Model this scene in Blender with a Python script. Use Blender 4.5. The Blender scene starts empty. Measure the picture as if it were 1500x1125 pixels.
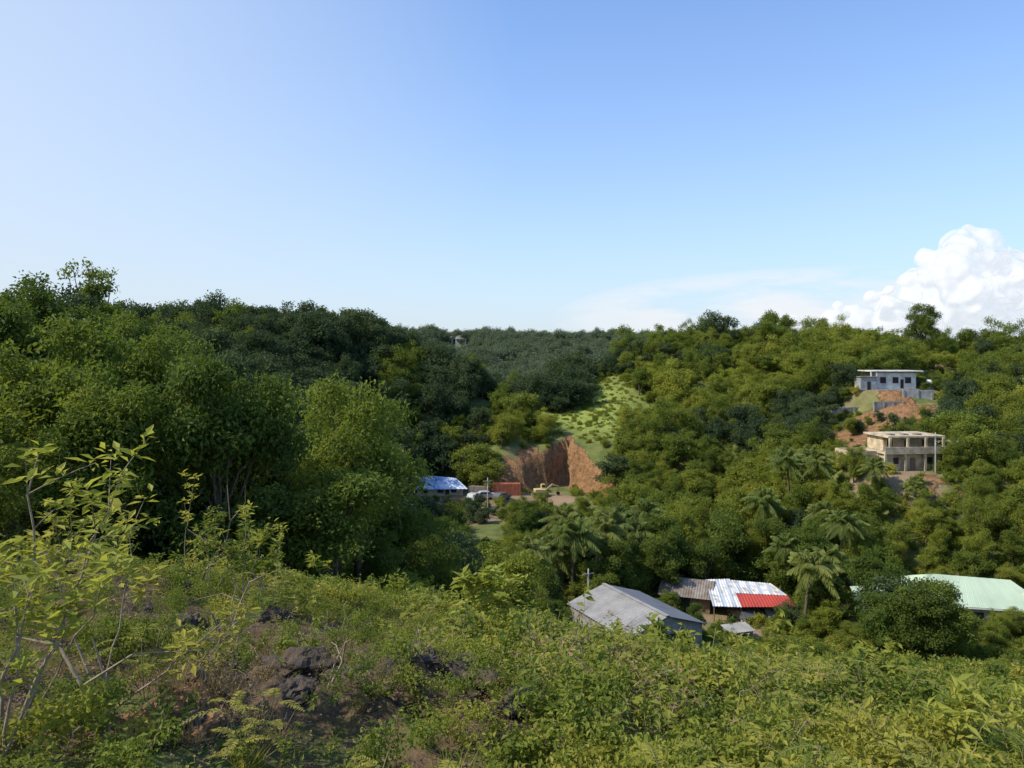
import bpy, math, random
import numpy as np
from mathutils import Vector
random.seed(7); rng=np.random.default_rng(11)
S=bpy.context.scene; COL=S.collection
F=1083.0
# ------------------------------------------------------------ noise / terrain
def _h(ix,iy,s):
    n=(ix.astype(np.int64)*374761393+iy.astype(np.int64)*668265263+s*1442695041)&0x7fffffff
    n=((n^(n>>13))*1274126177)&0x7fffffff
    return ((n^(n>>16))&0xffff)/65535.0
def vnoise(x,y,s=0):
    x=np.asarray(x,float);y=np.asarray(y,float)
    ix=np.floor(x);iy=np.floor(y);fx=x-ix;fy=y-iy
    fx=fx*fx*(3-2*fx);fy=fy*fy*(3-2*fy)
    a=_h(ix,iy,s);b=_h(ix+1,iy,s);c=_h(ix,iy+1,s);d=_h(ix+1,iy+1,s)
    return (a*(1-fx)+b*fx)*(1-fy)+(c*(1-fx)+d*fx)*fy-0.5
def fbm(x,y,o=4,s=0):
    r=0;a=1
    for i in range(o):
        r=r+a*vnoise(x*2**i,y*2**i,s+i);a*=.5
    return r
def sstep(a,b,t):
    t=np.clip((t-a)/(b-a),0,1);return t*t*(3-2*t)
CP=np.array([(0,0,-1.6),(-10,0,-.8),(10,0,-3),(0,-30,1),(-40,-30,4),(40,-30,-4),
(0,4.5,-2.5),(-3,4.5,-2.4),(3,5,-2.9),(-4,12,-4.1),(0,12,-5.0),(6,12,-6.0),(-8,20,-6.4),(0,25,-9.8),(-15,25,-8.0),(4,18,-8.1),(4,25,-10.9),(11,22,-10.3),(20,28,-13.5),
(-32,50,-11),(-30,60,-10.5),(-19,50,-12),(-14,50,-14),(-8,48,-16),(-5,48,-18),(5,50,-21.5),(20,55,-24.5),(-50,75,-6),(-48,90,-6),(-46,100,-8),
(-28,110,-22),(-10,110,-31),(-12,80,-28),(5,75,-30),(14,84,-32.2),(30,80,-33),(30,100,-34.6),(40,90,-34),(52,90,-33),(72,88,-32),(48,72,-30.5),
(5,120,-32),(39,120,-33),(-7,150,-31),(-16,165,-31),(5,165,-31),(20,140,-31),(10,95,-33),
(-80,150,-6),(-63,170,-3.5),(-37,200,-2),(-17,208,-8),(0,232,-20),(-31,150,-22),(-26,188,-17),(-8,172,-25.0),(-2,173,-22.5),
(14,186,-18),(4,180,-20.5),(28,172,-20),(0,400,3),(30,400,2),(-60,380,4),(60,380,3),(120,380,-2),(0,300,-15),(-20,262,-17),(15,230,-14),
(18,205,-15),(30,215,-9.5),(36,260,-3),(66,240,3),(106,230,1.8),(152,220,-1),(44,190,-18),(38,150,-30),(88,172,-8.2),(80,150,-16),(66,127,-19.8),(76,127,-19.5),
(60,110,-26),(118,170,-11),(76,110,-26),(100,115,-20),(150,150,-8),(200,200,-4),(-120,100,-2),(-150,200,-3),(-90,60,-4),(-60,40,-5),(-30,28,-6.5),
(40,40,-18),(60,60,-26),(40,20,-12),(90,80,-28),(0,500,0),(-150,400,-3),(200,350,-8),(100,300,-3),(-100,260,-4),(-50,290,-9)],float)
def _U(r2): return np.where(r2>1e-9,r2*np.log(np.maximum(r2,1e-9)),0)*.5
def _tps():
    n=len(CP);sc=100.
    P=CP[:,:2]/sc
    K=_U(((P[:,None]-P[None])**2).sum(-1))+np.eye(n)*2e-4
    Q=np.c_[np.ones(n),P];A=np.zeros((n+3,n+3));A[:n,:n]=K;A[:n,n:]=Q;A[n:,:n]=Q.T
    return np.linalg.solve(A,np.r_[CP[:,2],0,0,0]),P,sc
_w,_P,_sc=_tps()
PADS=[(14,84,9,-32.2),(30,100,12,-34.6),(55,91,12,-32.6),(67,128,9,-19.8),(87,173,7.5,-8.0),(-16,166,9,-31),(-11.5,261,6,-16)]
def pit_s(x,y):
    n=fbm(x*.35,y*.35,3,5)*1.6+fbm(x*1.1,y*1.1,2,6)*.9
    s1=(x+8)*.69-(y-158)*.724; s2=-(x-13)*.93-(y-178)*.367
    return np.minimum(s1,s2)+n
def gs(x,y,cx,cy,r): return np.exp(-((x-cx)**2+(y-cy)**2)/(r*r))
MOUNDS=[(-.95,5.7,.8,.16),(-.45,5.3,.5,.12),(-2.0,4.9,.5,.08),(-1.9,6.0,.7,.1),(.2,5.2,.35,.06),(-2.6,9,.9,.12),(-6.5,11,1.1,.3),(-7.8,9.6,1.0,.25),(-4.2,8,.9,.12)]
def H(x,y):
    x=np.atleast_1d(np.asarray(x,float));y=np.atleast_1d(np.asarray(y,float))
    out=np.empty(x.shape)
    for i in range(0,x.size,20000):
        X=x[i:i+20000];Y=y[i:i+20000]
        xc=np.clip(X,-260,260);yc=np.clip(Y,-80,560)
        r2=((xc[:,None]/_sc-_P[None,:,0])**2+(yc[:,None]/_sc-_P[None,:,1])**2)
        z=_U(r2)@_w[:-3]+_w[-3]+_w[-2]*xc/_sc+_w[-1]*yc/_sc
        r=np.hypot(X,Y)
        z=np.clip(z,-40,14)
        t=sstep(430,800,r); z=z*(1-t)+(-30)*t
        z=z+fbm(X*.08,Y*.08,3,3)*1.8*sstep(30,80,r)*(1-sstep(900,1500,r))
        s=pit_s(X,Y);m=sstep(-1.6,.2,s)*((Y>120)&(Y<190)&(X>-25)&(X<35))
        z=np.where(z>-31,z*(1-m)-31*m,z)
        for (px,py,pr,pz) in PADS:
            d=np.hypot(X-px,Y-py);k=1-sstep(pr*.85,pr*1.5,d);z=z*(1-k)+pz*k
        near=1-sstep(25,60,r)
        z=z+near*(fbm(X*.9,Y*.9,4,9)*.28+fbm(X*5,Y*5,3,21)*.07)
        rub=near*np.clip(sstep(1,-2,X)*sstep(11,5,r),0,1)
        z=z+rub*(np.abs(fbm(X*2.2,Y*2.2,4,61))*.22)
        for (cx,cy,cr,a) in MOUNDS:
            g=gs(X,Y,cx,cy,cr); z=z+a*g*(1+1.2*fbm(X*3,Y*3,4,31))
        out[i:i+20000]=z
    return out
def H1(x,y): return float(H([x],[y])[0])
def bare_f(x,y):
    b=np.zeros(np.shape(x))
    for (cx,cy,cr,a) in MOUNDS: b=np.maximum(b,1.3*gs(x,y,cx,cy,cr*1.1))
    left=sstep(1.2,-2.0,x)*(y<18)*(.66+fbm(x*.8,y*.8,3,41)*1.9)
    b=np.maximum(b,left)
    for (cx,cy,cr) in [(30,96,6),(24,97,4),(66,121,6),(58,124,3),(88,163,5),(87,171,9),(-2,158,14),(-14,158,8),(8,160,7),(48,98,4),(-7,140,6),(70,148,3),(67,142,3),(65,134,3),(116,200,6)]:
        b=np.maximum(b,1.3*gs(x,y,cx,cy,cr)*(y>30)*(.8+fbm(x*.3,y*.3,2,43)*1.0))
    return np.clip(b,0,1)
def earth_f(x,y):
    s=pit_s(x,y);e=((s>np.where(x<6,-4.2,-2.4))&(s<1.4))*((y>150)&(y<187)&(x>-13)&(x<22))*1.0
    q=.95+fbm(x*.32,y*.32,3,44)*1.7
    e=np.maximum(e,(1.6*gs(x,y,77,157,8)+1.1*gs(x,y,86,163,5)+.9*gs(x,y,71,149,4.5)+.8*gs(x,y,68,120,5))*q)
    e=np.maximum(e,.9*gs(x,y,-2.1,4.7,.45))
    return np.clip(e,0,1)
def grassy(x,y): return np.clip(1.4*np.exp(-((x-20)/14)**2-((y-205)/25)**2)+.4*fbm(x*.1,y*.1,2,91),0,1)*((y>177)&(y<245))
# ------------------------------------------------------------ materials
def newmat(name):
    m=bpy.data.materials.new(name);m.use_nodes=True;nt=m.node_tree;nt.nodes.clear()
    o=nt.nodes.new('ShaderNodeOutputMaterial');return m,nt,o
def N(nt,t,**k):
    n=nt.nodes.new(t)
    for a,b in k.items(): setattr(n,a,b)
    return n
def mixc(nt,fac,a,b,mode='MIX'):
    n=N(nt,'ShaderNodeMix',data_type='RGBA',blend_type=mode)
    for i,v in ((0,fac),(6,a),(7,b)):
        if hasattr(v,'is_linked'): nt.links.new(v,n.inputs[i])
        else: n.inputs[i].default_value=v if i==0 else (*v[:3],1)
    return n.outputs[2]
def math_(nt,op,a,b=0.,clamp=False):
    n=N(nt,'ShaderNodeMath',operation=op,use_clamp=clamp)
    for i,v in ((0,a),(1,b)):
        if hasattr(v,'is_linked'): nt.links.new(v,n.inputs[i])
        else: n.inputs[i].default_value=v
    return n.outputs[0]
def noise(nt,scale,detail=4,coord='Object',rough=.55):
    tc=N(nt,'ShaderNodeTexCoord');n=N(nt,'ShaderNodeTexNoise');n.inputs['Scale'].default_value=scale
    n.inputs['Detail'].default_value=detail;n.inputs['Roughness'].default_value=rough
    nt.links.new(tc.outputs[coord],n.inputs['Vector']);return n.outputs['Fac']
def ramp(nt,fac,a,b):
    n=N(nt,'ShaderNodeMapRange');nt.links.new(fac,n.inputs[0]);n.inputs[1].default_value=a;n.inputs[2].default_value=b
    return n.outputs[0]
def leafmat(name,dark,light,trans=.35,yel=(.2,.2,.03),nscale=.5,rough=.6,yamt=.25):
    m,nt,o=newmat(name)
    oi=N(nt,'ShaderNodeObjectInfo');ge=N(nt,'ShaderNodeNewGeometry')
    n=ramp(nt,noise(nt,nscale,3),.38,.62)
    c=mixc(nt,n,dark,light)
    r=math_(nt,'MULTIPLY',oi.outputs['Random'],.6)
    c=mixc(nt,r,c,[v*.8 for v in dark])
    pr=math_(nt,'POWER',ge.outputs['Random Per Island'],3.)
    c=mixc(nt,math_(nt,'MULTIPLY',pr,yamt*2),c,yel)
    r2=math_(nt,'FRACT',math_(nt,'MULTIPLY',oi.outputs['Random'],17.3))
    c=mixc(nt,math_(nt,'MULTIPLY',math_(nt,'POWER',r2,2.),yamt*2.2),c,yel)
    p=N(nt,'ShaderNodeBsdfPrincipled');nt.links.new(c,p.inputs['Base Color']);p.inputs['Roughness'].default_value=rough
    p.inputs['Specular IOR Level'].default_value=.15
    t=N(nt,'ShaderNodeBsdfTranslucent');c2=mixc(nt,.5,c,(light[0]*1.6,light[1]*1.5,light[2]*.7));nt.links.new(c2,t.inputs['Color'])
    mx=N(nt,'ShaderNodeMixShader');mx.inputs[0].default_value=trans
    nt.links.new(p.outputs[0],mx.inputs[1]);nt.links.new(t.outputs[0],mx.inputs[2]);nt.links.new(mx.outputs[0],o.inputs[0])
    return m
def mat(name,a,b=None,scale=3,rough=.8,bump=.0,metal=0,spec=.3,detail=5,lo=.35,hi=.65):
    m,nt,o=newmat(name);p=N(nt,'ShaderNodeBsdfPrincipled')
    if b is None:b=[v*.7 for v in a]
    nf=noise(nt,scale,detail,rough=.65);c=mixc(nt,ramp(nt,nf,lo,hi),a,b);nt.links.new(c,p.inputs['Base Color'])
    p.inputs['Roughness'].default_value=rough;p.inputs['Metallic'].default_value=metal;p.inputs['Specular IOR Level'].default_value=spec
    if bump:
        bn=N(nt,'ShaderNodeBump');bn.inputs['Strength'].default_value=bump;bn.inputs['Distance'].default_value=.1;nt.links.new(nf,bn.inputs['Height']);nt.links.new(bn.outputs[0],p.inputs['Normal'])
    nt.links.new(p.outputs[0],o.inputs[0]);return m
L_dark=leafmat('foliage_dark',(.044,.078,.017),(.115,.175,.032),.36,(.21,.25,.04),.5)
L_mid=leafmat('foliage_mid',(.075,.122,.022),(.175,.235,.042),.4,(.30,.31,.05),.5)
L_light=leafmat('foliage_light',(.135,.18,.03),(.27,.32,.052),.43,(.38,.36,.06),.5)
L_far=leafmat('foliage_far',(.040,.070,.036),(.078,.118,.050),.3,(.12,.155,.055),.35)  # bluish leaf tint stands in for haze on the far slopes
L_haze=leafmat('foliage_haze_tint',(.095,.135,.092),(.155,.20,.115),.28,(.18,.21,.11),.35)  # paler, bluer leaf colour paints in the distance haze
L_fg=leafmat('foliage_shrub',(.15,.19,.03),(.32,.35,.06),.45,(.45,.39,.08),1.2,yamt=.35)
L_fgd=leafmat('foliage_shrub_deep',(.08,.13,.022),(.18,.24,.042),.4,(.33,.32,.05),1.2)
L_dry=leafmat('foliage_dry',(.16,.12,.065),(.31,.235,.125),.3,(.38,.29,.14),1.5)
L_palm=leafmat('foliage_palm',(.09,.15,.035),(.20,.27,.065),.38,(.32,.33,.09),.6)
M_bark=mat('bark',(.16,.12,.08),(.07,.055,.04),6,.9,.5)
M_twig=mat('twig',(.34,.28,.20),(.2,.155,.11),20,.85,.2)
M_stem=mat('green_stem',(.18,.2,.07),(.2,.15,.08),20,.8)
# ------------------------------------------------------------ mesh builder
def nrm(a): return a/np.maximum(np.linalg.norm(a,axis=-1,keepdims=True),1e-9)
class MB:
    def __init__(s): s.V=[];s.Q=[];s.M=[];s.n=0
    def leaves(s,P,D,Nn,L,W,m=0,fold=.25,wide=.45):
        P=np.asarray(P,float);n=len(P)
        if n==0:return
        L=np.broadcast_to(np.asarray(L,float),(n,))[:,None];W=np.broadcast_to(np.asarray(W,float),(n,))[:,None]
        D=nrm(D);Sd=nrm(np.cross(D,Nn));Nn=nrm(np.cross(Sd,D))
        a=P;b=P+D*L*wide+Sd*W*.5+Nn*W*fold;c=P+D*L-Nn*L*.08;d=P+D*L*wide-Sd*W*.5+Nn*W*fold
        s.V.append(np.stack([a,b,c,d],1).reshape(-1,3));q=np.arange(n*4).reshape(n,4)+s.n
        s.Q.append(q);s.M.append(np.full(n,m));s.n+=4*n
    def tube(s,pts,rad,sides=5,m=0):
        pts=np.asarray(pts,float);k=len(pts);rad=np.broadcast_to(rad,(k,))
        T=nrm(np.gradient(pts,axis=0));ref=np.array([.3,.9,.2]);A=nrm(np.cross(T,ref));B=np.cross(T,A)
        an=np.arange(sides)*2*np.pi/sides
        v=pts[:,None]+rad[:,None,None]*(np.cos(an)[None,:,None]*A[:,None]+np.sin(an)[None,:,None]*B[:,None])
        s.V.append(v.reshape(-1,3));q=[]
        for i in range(k-1):
            for j in range(sides):
                j2=(j+1)%sides;q.append((i*sides+j,i*sides+j2,(i+1)*sides+j2,(i+1)*sides+j))
        q=np.array(q)+s.n;s.Q.append(q);s.M.append(np.full(len(q),m));s.n+=k*sides
    def build(s,name,mats,smooth=False):
        V=np.concatenate(s.V);Q=np.concatenate(s.Q);M=np.concatenate(s.M)
        me=bpy.data.meshes.new(name);me.vertices.add(len(V));me.vertices.foreach_set('co',V.astype(np.float32).ravel())
        me.loops.add(Q.size);me.loops.foreach_set('vertex_index',Q.astype(np.int32).ravel())
        me.polygons.add(len(Q));me.polygons.foreach_set('loop_start',np.arange(0,Q.size,4,dtype=np.int32))
        for mm in mats: me.materials.append(mm)
        me.polygons.foreach_set('material_index',M.astype(np.int32))
        me.polygons.foreach_set('use_smooth',np.full(len(Q),smooth))
        me.update(calc_edges=True);return me
def rdir(n,up=0.):
    v=rng.normal(size=(n,3));v=nrm(v);v[:,2]+=up;return nrm(v)
def crown_data(R,Rz,zc,ncl,seed,spread=(.72,1.28)):
    global rng
    rng=np.random.default_rng(seed)
    d=rdir(ncl,.25);f=rng.uniform(.3,1.12,ncl)[:,None]
    ax=rng.uniform(*spread,2)
    C=d*f*np.array([R*ax[0],R*ax[1],Rz]);C[:,2]+=zc
    C[:,:2]+=rng.normal(size=2)*R*.1
    r=rng.uniform(.14,.38,ncl)*R
    return C,r
def crown_mesh(name,C,r,nl,L,W,matl,droop=.2,zc=6,fill=.6):
    mb=MB();p=r**2/np.sum(r**2);idx=rng.choice(len(C),nl,p=p)
    d=rdir(nl,.2);rad=r[idx]*rng.uniform(fill,1.18,nl)
    P=C[idx]+d*rad[:,None]*np.array([1,1,.68])
    P+=rng.normal(size=P.shape)*L*.7
    D=d*.6+rdir(nl)*.8+np.array([0,0,-droop]);Nn=nrm(d*.7+np.array([0,0,.6])+rdir(nl)*.55)
    s=rng.uniform(.6,1.3,nl)
    mb.leaves(P-nrm(D)*L*.4,D,Nn,L*s,W*s);return mb.build(name,[matl])
def trunk_mesh(name,C,h0,zc,rad=.18,lean=.3):
    mb=MB();top=np.array([rng.normal()*lean,rng.normal()*lean,zc-.3])
    t=np.linspace(0,1,7)[:,None];pts=t*top+np.c_[np.sin(t*4)*.12,np.cos(t*5)*.1-.1,-.6*(1-t)]
    mb.tube(pts,np.linspace(rad*1.35,rad*.55,7),7)
    for c in C[:14]:
        a=pts[rng.integers(2,6)];u=np.linspace(0,1,5)[:,None]
        q=a+(c-a)*u;q[:,2]+=np.sin(u[:,0]*np.pi)*.25;q+=rng.normal(size=q.shape)*.06*(u>0)
        mb.tube(q,np.linspace(rad*.45,rad*.1,5),5)
    return mb.build(name,[M_bark],True)
TREES={}
def mk_tree(key,R,Rz,zc,ncl,nl,L,W,matl,seed,**k):
    C,r=crown_data(R,Rz,zc,ncl,seed);cm=crown_mesh('crown_'+key,C,r,nl,L,W,matl,zc=zc,**k)
    tm=trunk_mesh('trunk_'+key,C,0,zc);TREES.setdefault(key[:-1],[]).append((tm,cm,zc+Rz,R))
for i in range(4): mk_tree('dark%d'%i,3.1,3.5+.5*i-.3,5.2,38+4*i,14500,.27,.14,L_dark,100+i,fill=.45)
for i in range(4): mk_tree('mid%d'%i,3.0,3.4+.5*i-.5,5.0,34+4*i,13500,[.26,.34,.22,.30][i],[.13,.16,.11,.13][i],L_mid,200+i,fill=.45)
for i in range(4): mk_tree('light%d'%i,3.0,3.2+.5*i-.4,5.0,32+5*i,10500,[.26,.32,.24,.36][i],[.11,.13,.09,.15][i],L_light,300+i,fill=.35)
for i in range(3): mk_tree('spindly%d'%i,2.2,3.8,6.6,18,2200,.30,.15,L_mid,400+i,fill=.2)
for i in range(4): mk_tree('fardark%d'%i,3.3,3.0+.5*i,4.8,34,4600,.42,.24,L_far,500+i)
for i in range(5): mk_tree('farmid%d'%i,3.1,2.6+.5*i,4.4,28+4*i,4800,.38,.20,L_mid,600+i,fill=.5)
for i in range(5): mk_tree('farlight%d'%i,2.8,2.1+.4*i,3.4,26+4*i,4400,.34,.17,L_light,700+i,fill=.35)
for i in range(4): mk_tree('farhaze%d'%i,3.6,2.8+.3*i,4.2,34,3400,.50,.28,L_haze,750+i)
# ------------------------------------------------------------ objects helpers
def link(o,parent=None):
    COL.objects.link(o)
    if parent is not None:o.parent=parent
    return o
def tag(o,label,cat,group=None):
    o['label']=label;o['category']=cat
    if group:o['group']=group
    return o
def thing(name,loc,rot,label,cat,group=None,scale=1):
    e=bpy.data.objects.new(name,None);e.empty_display_size=.3;e.location=loc;e.rotation_euler=(0,0,rot);e.scale=(scale,)*3 if not hasattr(scale,'__len__') else scale
    link(e);return tag(e,label,cat,group)
def part(name,me,parent,loc=(0,0,0),rot=(0,0,0),scale=(1,1,1)):
    o=bpy.data.objects.new(name,me);o.location=loc;o.rotation_euler=rot;o.scale=scale;return link(o,parent)
def boxmesh(name,boxes,m,bevel=.02):
    """boxes: list of (x0,y0,z0,x1,y1,z1)"""
    import bmesh
    bm=bmesh.new()
    for b in boxes:
        x0,y0,z0,x1,y1,z1=b
        vs=[bm.verts.new(c) for c in ((x0,y0,z0),(x1,y0,z0),(x1,y1,z0),(x0,y1,z0),(x0,y0,z1),(x1,y0,z1),(x1,y1,z1),(x0,y1,z1))]
        for f in ((0,3,2,1),(4,5,6,7),(0,1,5,4),(1,2,6,5),(2,3,7,6),(3,0,4,7)): bm.faces.new([vs[i] for i in f])
    if bevel: bmesh.ops.bevel(bm,geom=bm.edges[:],offset=bevel,segments=1,affect='EDGES')
    me=bpy.data.meshes.new(name);bm.to_mesh(me);bm.free();me.materials.append(m);return me
def pbox(name,parent,boxes,m,bevel=.02,**k): return part(name,boxmesh(name,boxes,m,bevel),parent,**k)
def extr(name,prof,y0,y1,m,bevel=.0):
    import bmesh
    bm=bmesh.new();a=[bm.verts.new((p[0],y0,p[1])) for p in prof];b=[bm.verts.new((p[0],y1,p[1])) for p in prof]
    n=len(prof);bm.faces.new(a);bm.faces.new(b[::-1])
    for i in range(n): bm.faces.new((a[(i+1)%n],a[i],b[i],b[(i+1)%n]))
    if bevel: bmesh.ops.bevel(bm,geom=bm.edges[:],offset=bevel,segments=2,affect='EDGES')
    bmesh.ops.recalc_face_normals(bm,faces=bm.faces)
    me=bpy.data.meshes.new(name);bm.to_mesh(me);bm.free();me.materials.append(m);return me
def rooftri(name,quads,m,ripple=.25,amp=.035,thick=.06):
    """each quad: eaveA,eaveB,ridgeB,ridgeA ; ripples run eave->ridge"""
    mb=MB();mb.V=[];
    for q in quads:
        q=[np.array(c,float) for c in q];w=max(np.linalg.norm(q[1]-q[0]),np.linalg.norm(q[2]-q[3]));n=max(4,int(w/ripple*4));k=5
        nn=np.cross(q[1]-q[0],q[3]-q[0]);nn=nn/np.linalg.norm(nn)
        u=np.linspace(0,1,n+1);v=np.linspace(0,1,k)
        U,Vv=np.meshgrid(u,v);
        p=(q[0][None,None]*(1-U[...,None])+q[1]*U[...,None])*(1-Vv[...,None])+(q[3]*(1-U[...,None])+q[2]*U[...,None])*Vv[...,None]
        off=np.sin(U*w/ripple*2*np.pi)*amp+ (np.floor(U*w/.9)%2)*.012
        for dz,fl in ((0,0),(-thick,1)):
            pp=p+nn*(off+dz)[...,None]
            mb.V.append(pp.reshape(-1,3));I=np.arange((n+1)*k).reshape(k,n+1)+mb.n
            qq=np.stack([I[:-1,:-1],I[:-1,1:],I[1:,1:],I[1:,:-1]],-1).reshape(-1,4)
            mb.Q.append(qq if not fl else qq[:,::-1]);mb.M.append(np.zeros(len(qq),int));mb.n+=(n+1)*k
    return mb.build(name,[m])
# ------------------------------------------------------------ terrain object
def terrain():
    x=.35
    rs=[]
    while x<7000:
        rs.append(x)
        x+=max(.04,x*.0125) if not (148<x<192) else .6
    rs=np.array(rs)
    an=np.concatenate([np.arange(-46,46,.28),np.arange(46,314,3.)])*np.pi/180
    A,R=np.meshgrid(an,rs);X=(np.sin(A)*R).ravel();Y=(np.cos(A)*R).ravel()
    Z=H(X,Y)
    n=len(an);k=len(rs);V=np.c_[X,Y,Z]
    I=np.arange(n*k).reshape(k,n);J=np.roll(I,-1,axis=1)
    Q=np.stack([I[:-1],I[1:],J[1:],J[:-1]],-1).reshape(-1,4)[:,::-1]
    mb=MB();mb.V=[V];mb.Q=[Q];mb.M=[np.zeros(len(Q),int)];mb.n=len(V)
    me=mb.build('ground',[],True)
    for nm,fn in (('bare',bare_f),('earth',earth_f),('grassy',grassy)):
        b=me.attributes.new(nm,'FLOAT','POINT');b.data.foreach_set('value',np.asarray(fn(X,Y)).astype(np.float32))
    m,nt,o=newmat('ground')
    p=N(nt,'ShaderNodeBsdfPrincipled');p.inputs['Roughness'].default_value=.95;p.inputs['Specular IOR Level'].default_value=.1
    n1=noise(nt,.35,6);n2=noise(nt,6,8,rough=.7);n3=noise(nt,40,4);n4=noise(nt,.8,6,rough=.7)
    g=mixc(nt,ramp(nt,n1,.4,.6),(.08,.11,.03),(.15,.17,.05));g=mixc(nt,ramp(nt,n2,.5,.7),g,(.17,.14,.07))
    ag=N(nt,'ShaderNodeAttribute',attribute_name='grassy')
    g=mixc(nt,ag.outputs['Fac'],g,mixc(nt,ramp(nt,n4,.4,.6),(.18,.23,.05),(.27,.31,.08)))
    so=mixc(nt,ramp(nt,n2,.35,.65),(.06,.04,.027),(.16,.105,.068));so=mixc(nt,ramp(nt,n3,.5,.8),so,(.22,.16,.11))
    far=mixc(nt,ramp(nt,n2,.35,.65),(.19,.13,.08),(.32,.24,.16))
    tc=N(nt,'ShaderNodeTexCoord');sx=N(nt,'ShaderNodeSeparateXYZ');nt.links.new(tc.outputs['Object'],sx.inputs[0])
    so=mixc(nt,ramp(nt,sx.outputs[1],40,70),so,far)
    ea=mixc(nt,ramp(nt,n4,.38,.62),(.13,.068,.036),(.36,.19,.09));ea=mixc(nt,ramp(nt,n2,.45,.7),ea,(.40,.25,.13))
    ab=N(nt,'ShaderNodeAttribute',attribute_name='bare');ae=N(nt,'ShaderNodeAttribute',attribute_name='earth')
    fb=math_(nt,'ADD',ab.outputs['Fac'],math_(nt,'MULTIPLY',math_(nt,'SUBTRACT',n2,.5),1.2));fb=ramp(nt,fb,.3,.7)
    fe=math_(nt,'ADD',ae.outputs['Fac'],math_(nt,'MULTIPLY',math_(nt,'SUBTRACT',n4,.5),1.4));fe=ramp(nt,fe,.4,.6)
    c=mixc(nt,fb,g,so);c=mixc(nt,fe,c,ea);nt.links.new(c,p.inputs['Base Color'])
    bn=N(nt,'ShaderNodeBump');bn.inputs['Strength'].default_value=.9;bn.inputs['Distance'].default_value=.06
    nt.links.new(math_(nt,'ADD',n2,math_(nt,'MULTIPLY',n3,.4)),bn.inputs['Height'])
    b2=N(nt,'ShaderNodeBump');b2.inputs['Strength'].default_value=.8;b2.inputs['Distance'].default_value=1.2;nt.links.new(math_(nt,'MULTIPLY',n4,fe),b2.inputs['Height']);nt.links.new(bn.outputs[0],b2.inputs['Normal'])
    nt.links.new(b2.outputs[0],p.inputs['Normal'])
    nt.links.new(p.outputs[0],o.inputs[0]);me.materials.append(m)
    ob=bpy.data.objects.new('ground',me);link(ob);ob['kind']='structure'
terrain()
# ------------------------------------------------------------ scatter
def scatter(name,srcs,pts,rotz,scl,idx,label,cat,tilt=None):
    c=bpy.data.collections.new(name+'_sources')
    for i,me in enumerate(srcs):
        o=bpy.data.objects.new('%s_source_%02d'%(name,i),me);c.objects.link(o)
    me=bpy.data.meshes.new(name);n=len(pts);me.vertices.add(n);me.vertices.foreach_set('co',np.asarray(pts,np.float32).ravel())
    a=me.attributes.new('rot','FLOAT_VECTOR','POINT');rv=np.zeros((n,3),np.float32)
    if tilt is not None: rv[:,:2]=tilt
    rv[:,2]=rotz;a.data.foreach_set('vector',rv.ravel())
    a=me.attributes.new('scl','FLOAT_VECTOR','POINT');sv=np.asarray(scl,np.float32)
    if sv.ndim==1: sv=np.repeat(sv[:,None],3,1)
    a.data.foreach_set('vector',sv.ravel())
    a=me.attributes.new('idx','INT','POINT');a.data.foreach_set('value',np.asarray(idx,np.int32))
    me.update();ob=bpy.data.objects.new(name,me);link(ob);ob['kind']='stuff';tag(ob,label,cat)
    ng=bpy.data.node_groups.new(name,'GeometryNodeTree')
    ng.interface.new_socket('Geometry',in_out='INPUT',socket_type='NodeSocketGeometry');ng.interface.new_socket('Geometry',in_out='OUTPUT',socket_type='NodeSocketGeometry')
    gi=ng.nodes.new('NodeGroupInput');go=ng.nodes.new('NodeGroupOutput');ip=ng.nodes.new('GeometryNodeInstanceOnPoints')
    ci=ng.nodes.new('GeometryNodeCollectionInfo');ci.inputs['Collection'].default_value=c;ci.inputs['Separate Children'].default_value=True;ci.inputs['Reset Children'].default_value=True
    def na(nm,t):
        q=ng.nodes.new('GeometryNodeInputNamedAttribute');q.data_type=t;q.inputs['Name'].default_value=nm;return q.outputs['Attribute']
    l=ng.links.new
    l(gi.outputs[0],ip.inputs['Points']);l(ci.outputs[0],ip.inputs['Instance']);ip.inputs['Pick Instance'].default_value=True
    l(na('idx','INT'),ip.inputs['Instance Index'])
    e=ng.nodes.new('FunctionNodeEulerToRotation');l(na('rot','FLOAT_VECTOR'),e.inputs[0]);l(e.outputs[0],ip.inputs['Rotation'])
    l(na('scl','FLOAT_VECTOR'),ip.inputs['Scale']);l(ip.outputs[0],go.inputs[0])
    md=ob.modifiers.new('scatter','NODES');md.node_group=ng;return ob
rng=np.random.default_rng(5)
# ---- tree placement
PROT=[(842,864,1012,930,80),(992,838,1150,885,96),(1315,832,1495,880,88),(1235,850,1290,866,88),(1245,638,1405,690,123),(1220,542,1375,598,168),(1200,590,1285,638,155),(1265,692,1380,708,118),
(608,692,830,724,165),(735,644,880,710,174),(690,580,720,592,258),(645,489,690,503,418),(1330,510,1400,540,190),(1172,622,1198,655,140),(690,722,735,790,135),(775,562,900,640,178)]
def blocked(x,y,z,h,r):
    u=750+F*x/y;ru=F*r*.8/y;vt=520-F*(z+h*.97)/y;vb=520-F*(z+h*.25)/y
    for (a,b,c,d,dm) in PROT:
        if y<dm and u+ru>a and u-ru<c and vb>b and vt<d: return True
    return False
cand=[]
def grid(y0,y1,sp):
    ys=np.arange(y0,y1,sp);o=[]
    for yy in ys:
        xm=.74*yy+8
        for xx in np.arange(-xm,xm,sp): o.append((xx+rng.uniform(-.47,.47)*sp,yy+rng.uniform(-.47,.47)*sp))
    return np.array(o)
G=np.concatenate([grid(30,70,3.7),grid(70,140,3.9),grid(140,250,3.8),grid(250,450,5.4)])
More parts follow.
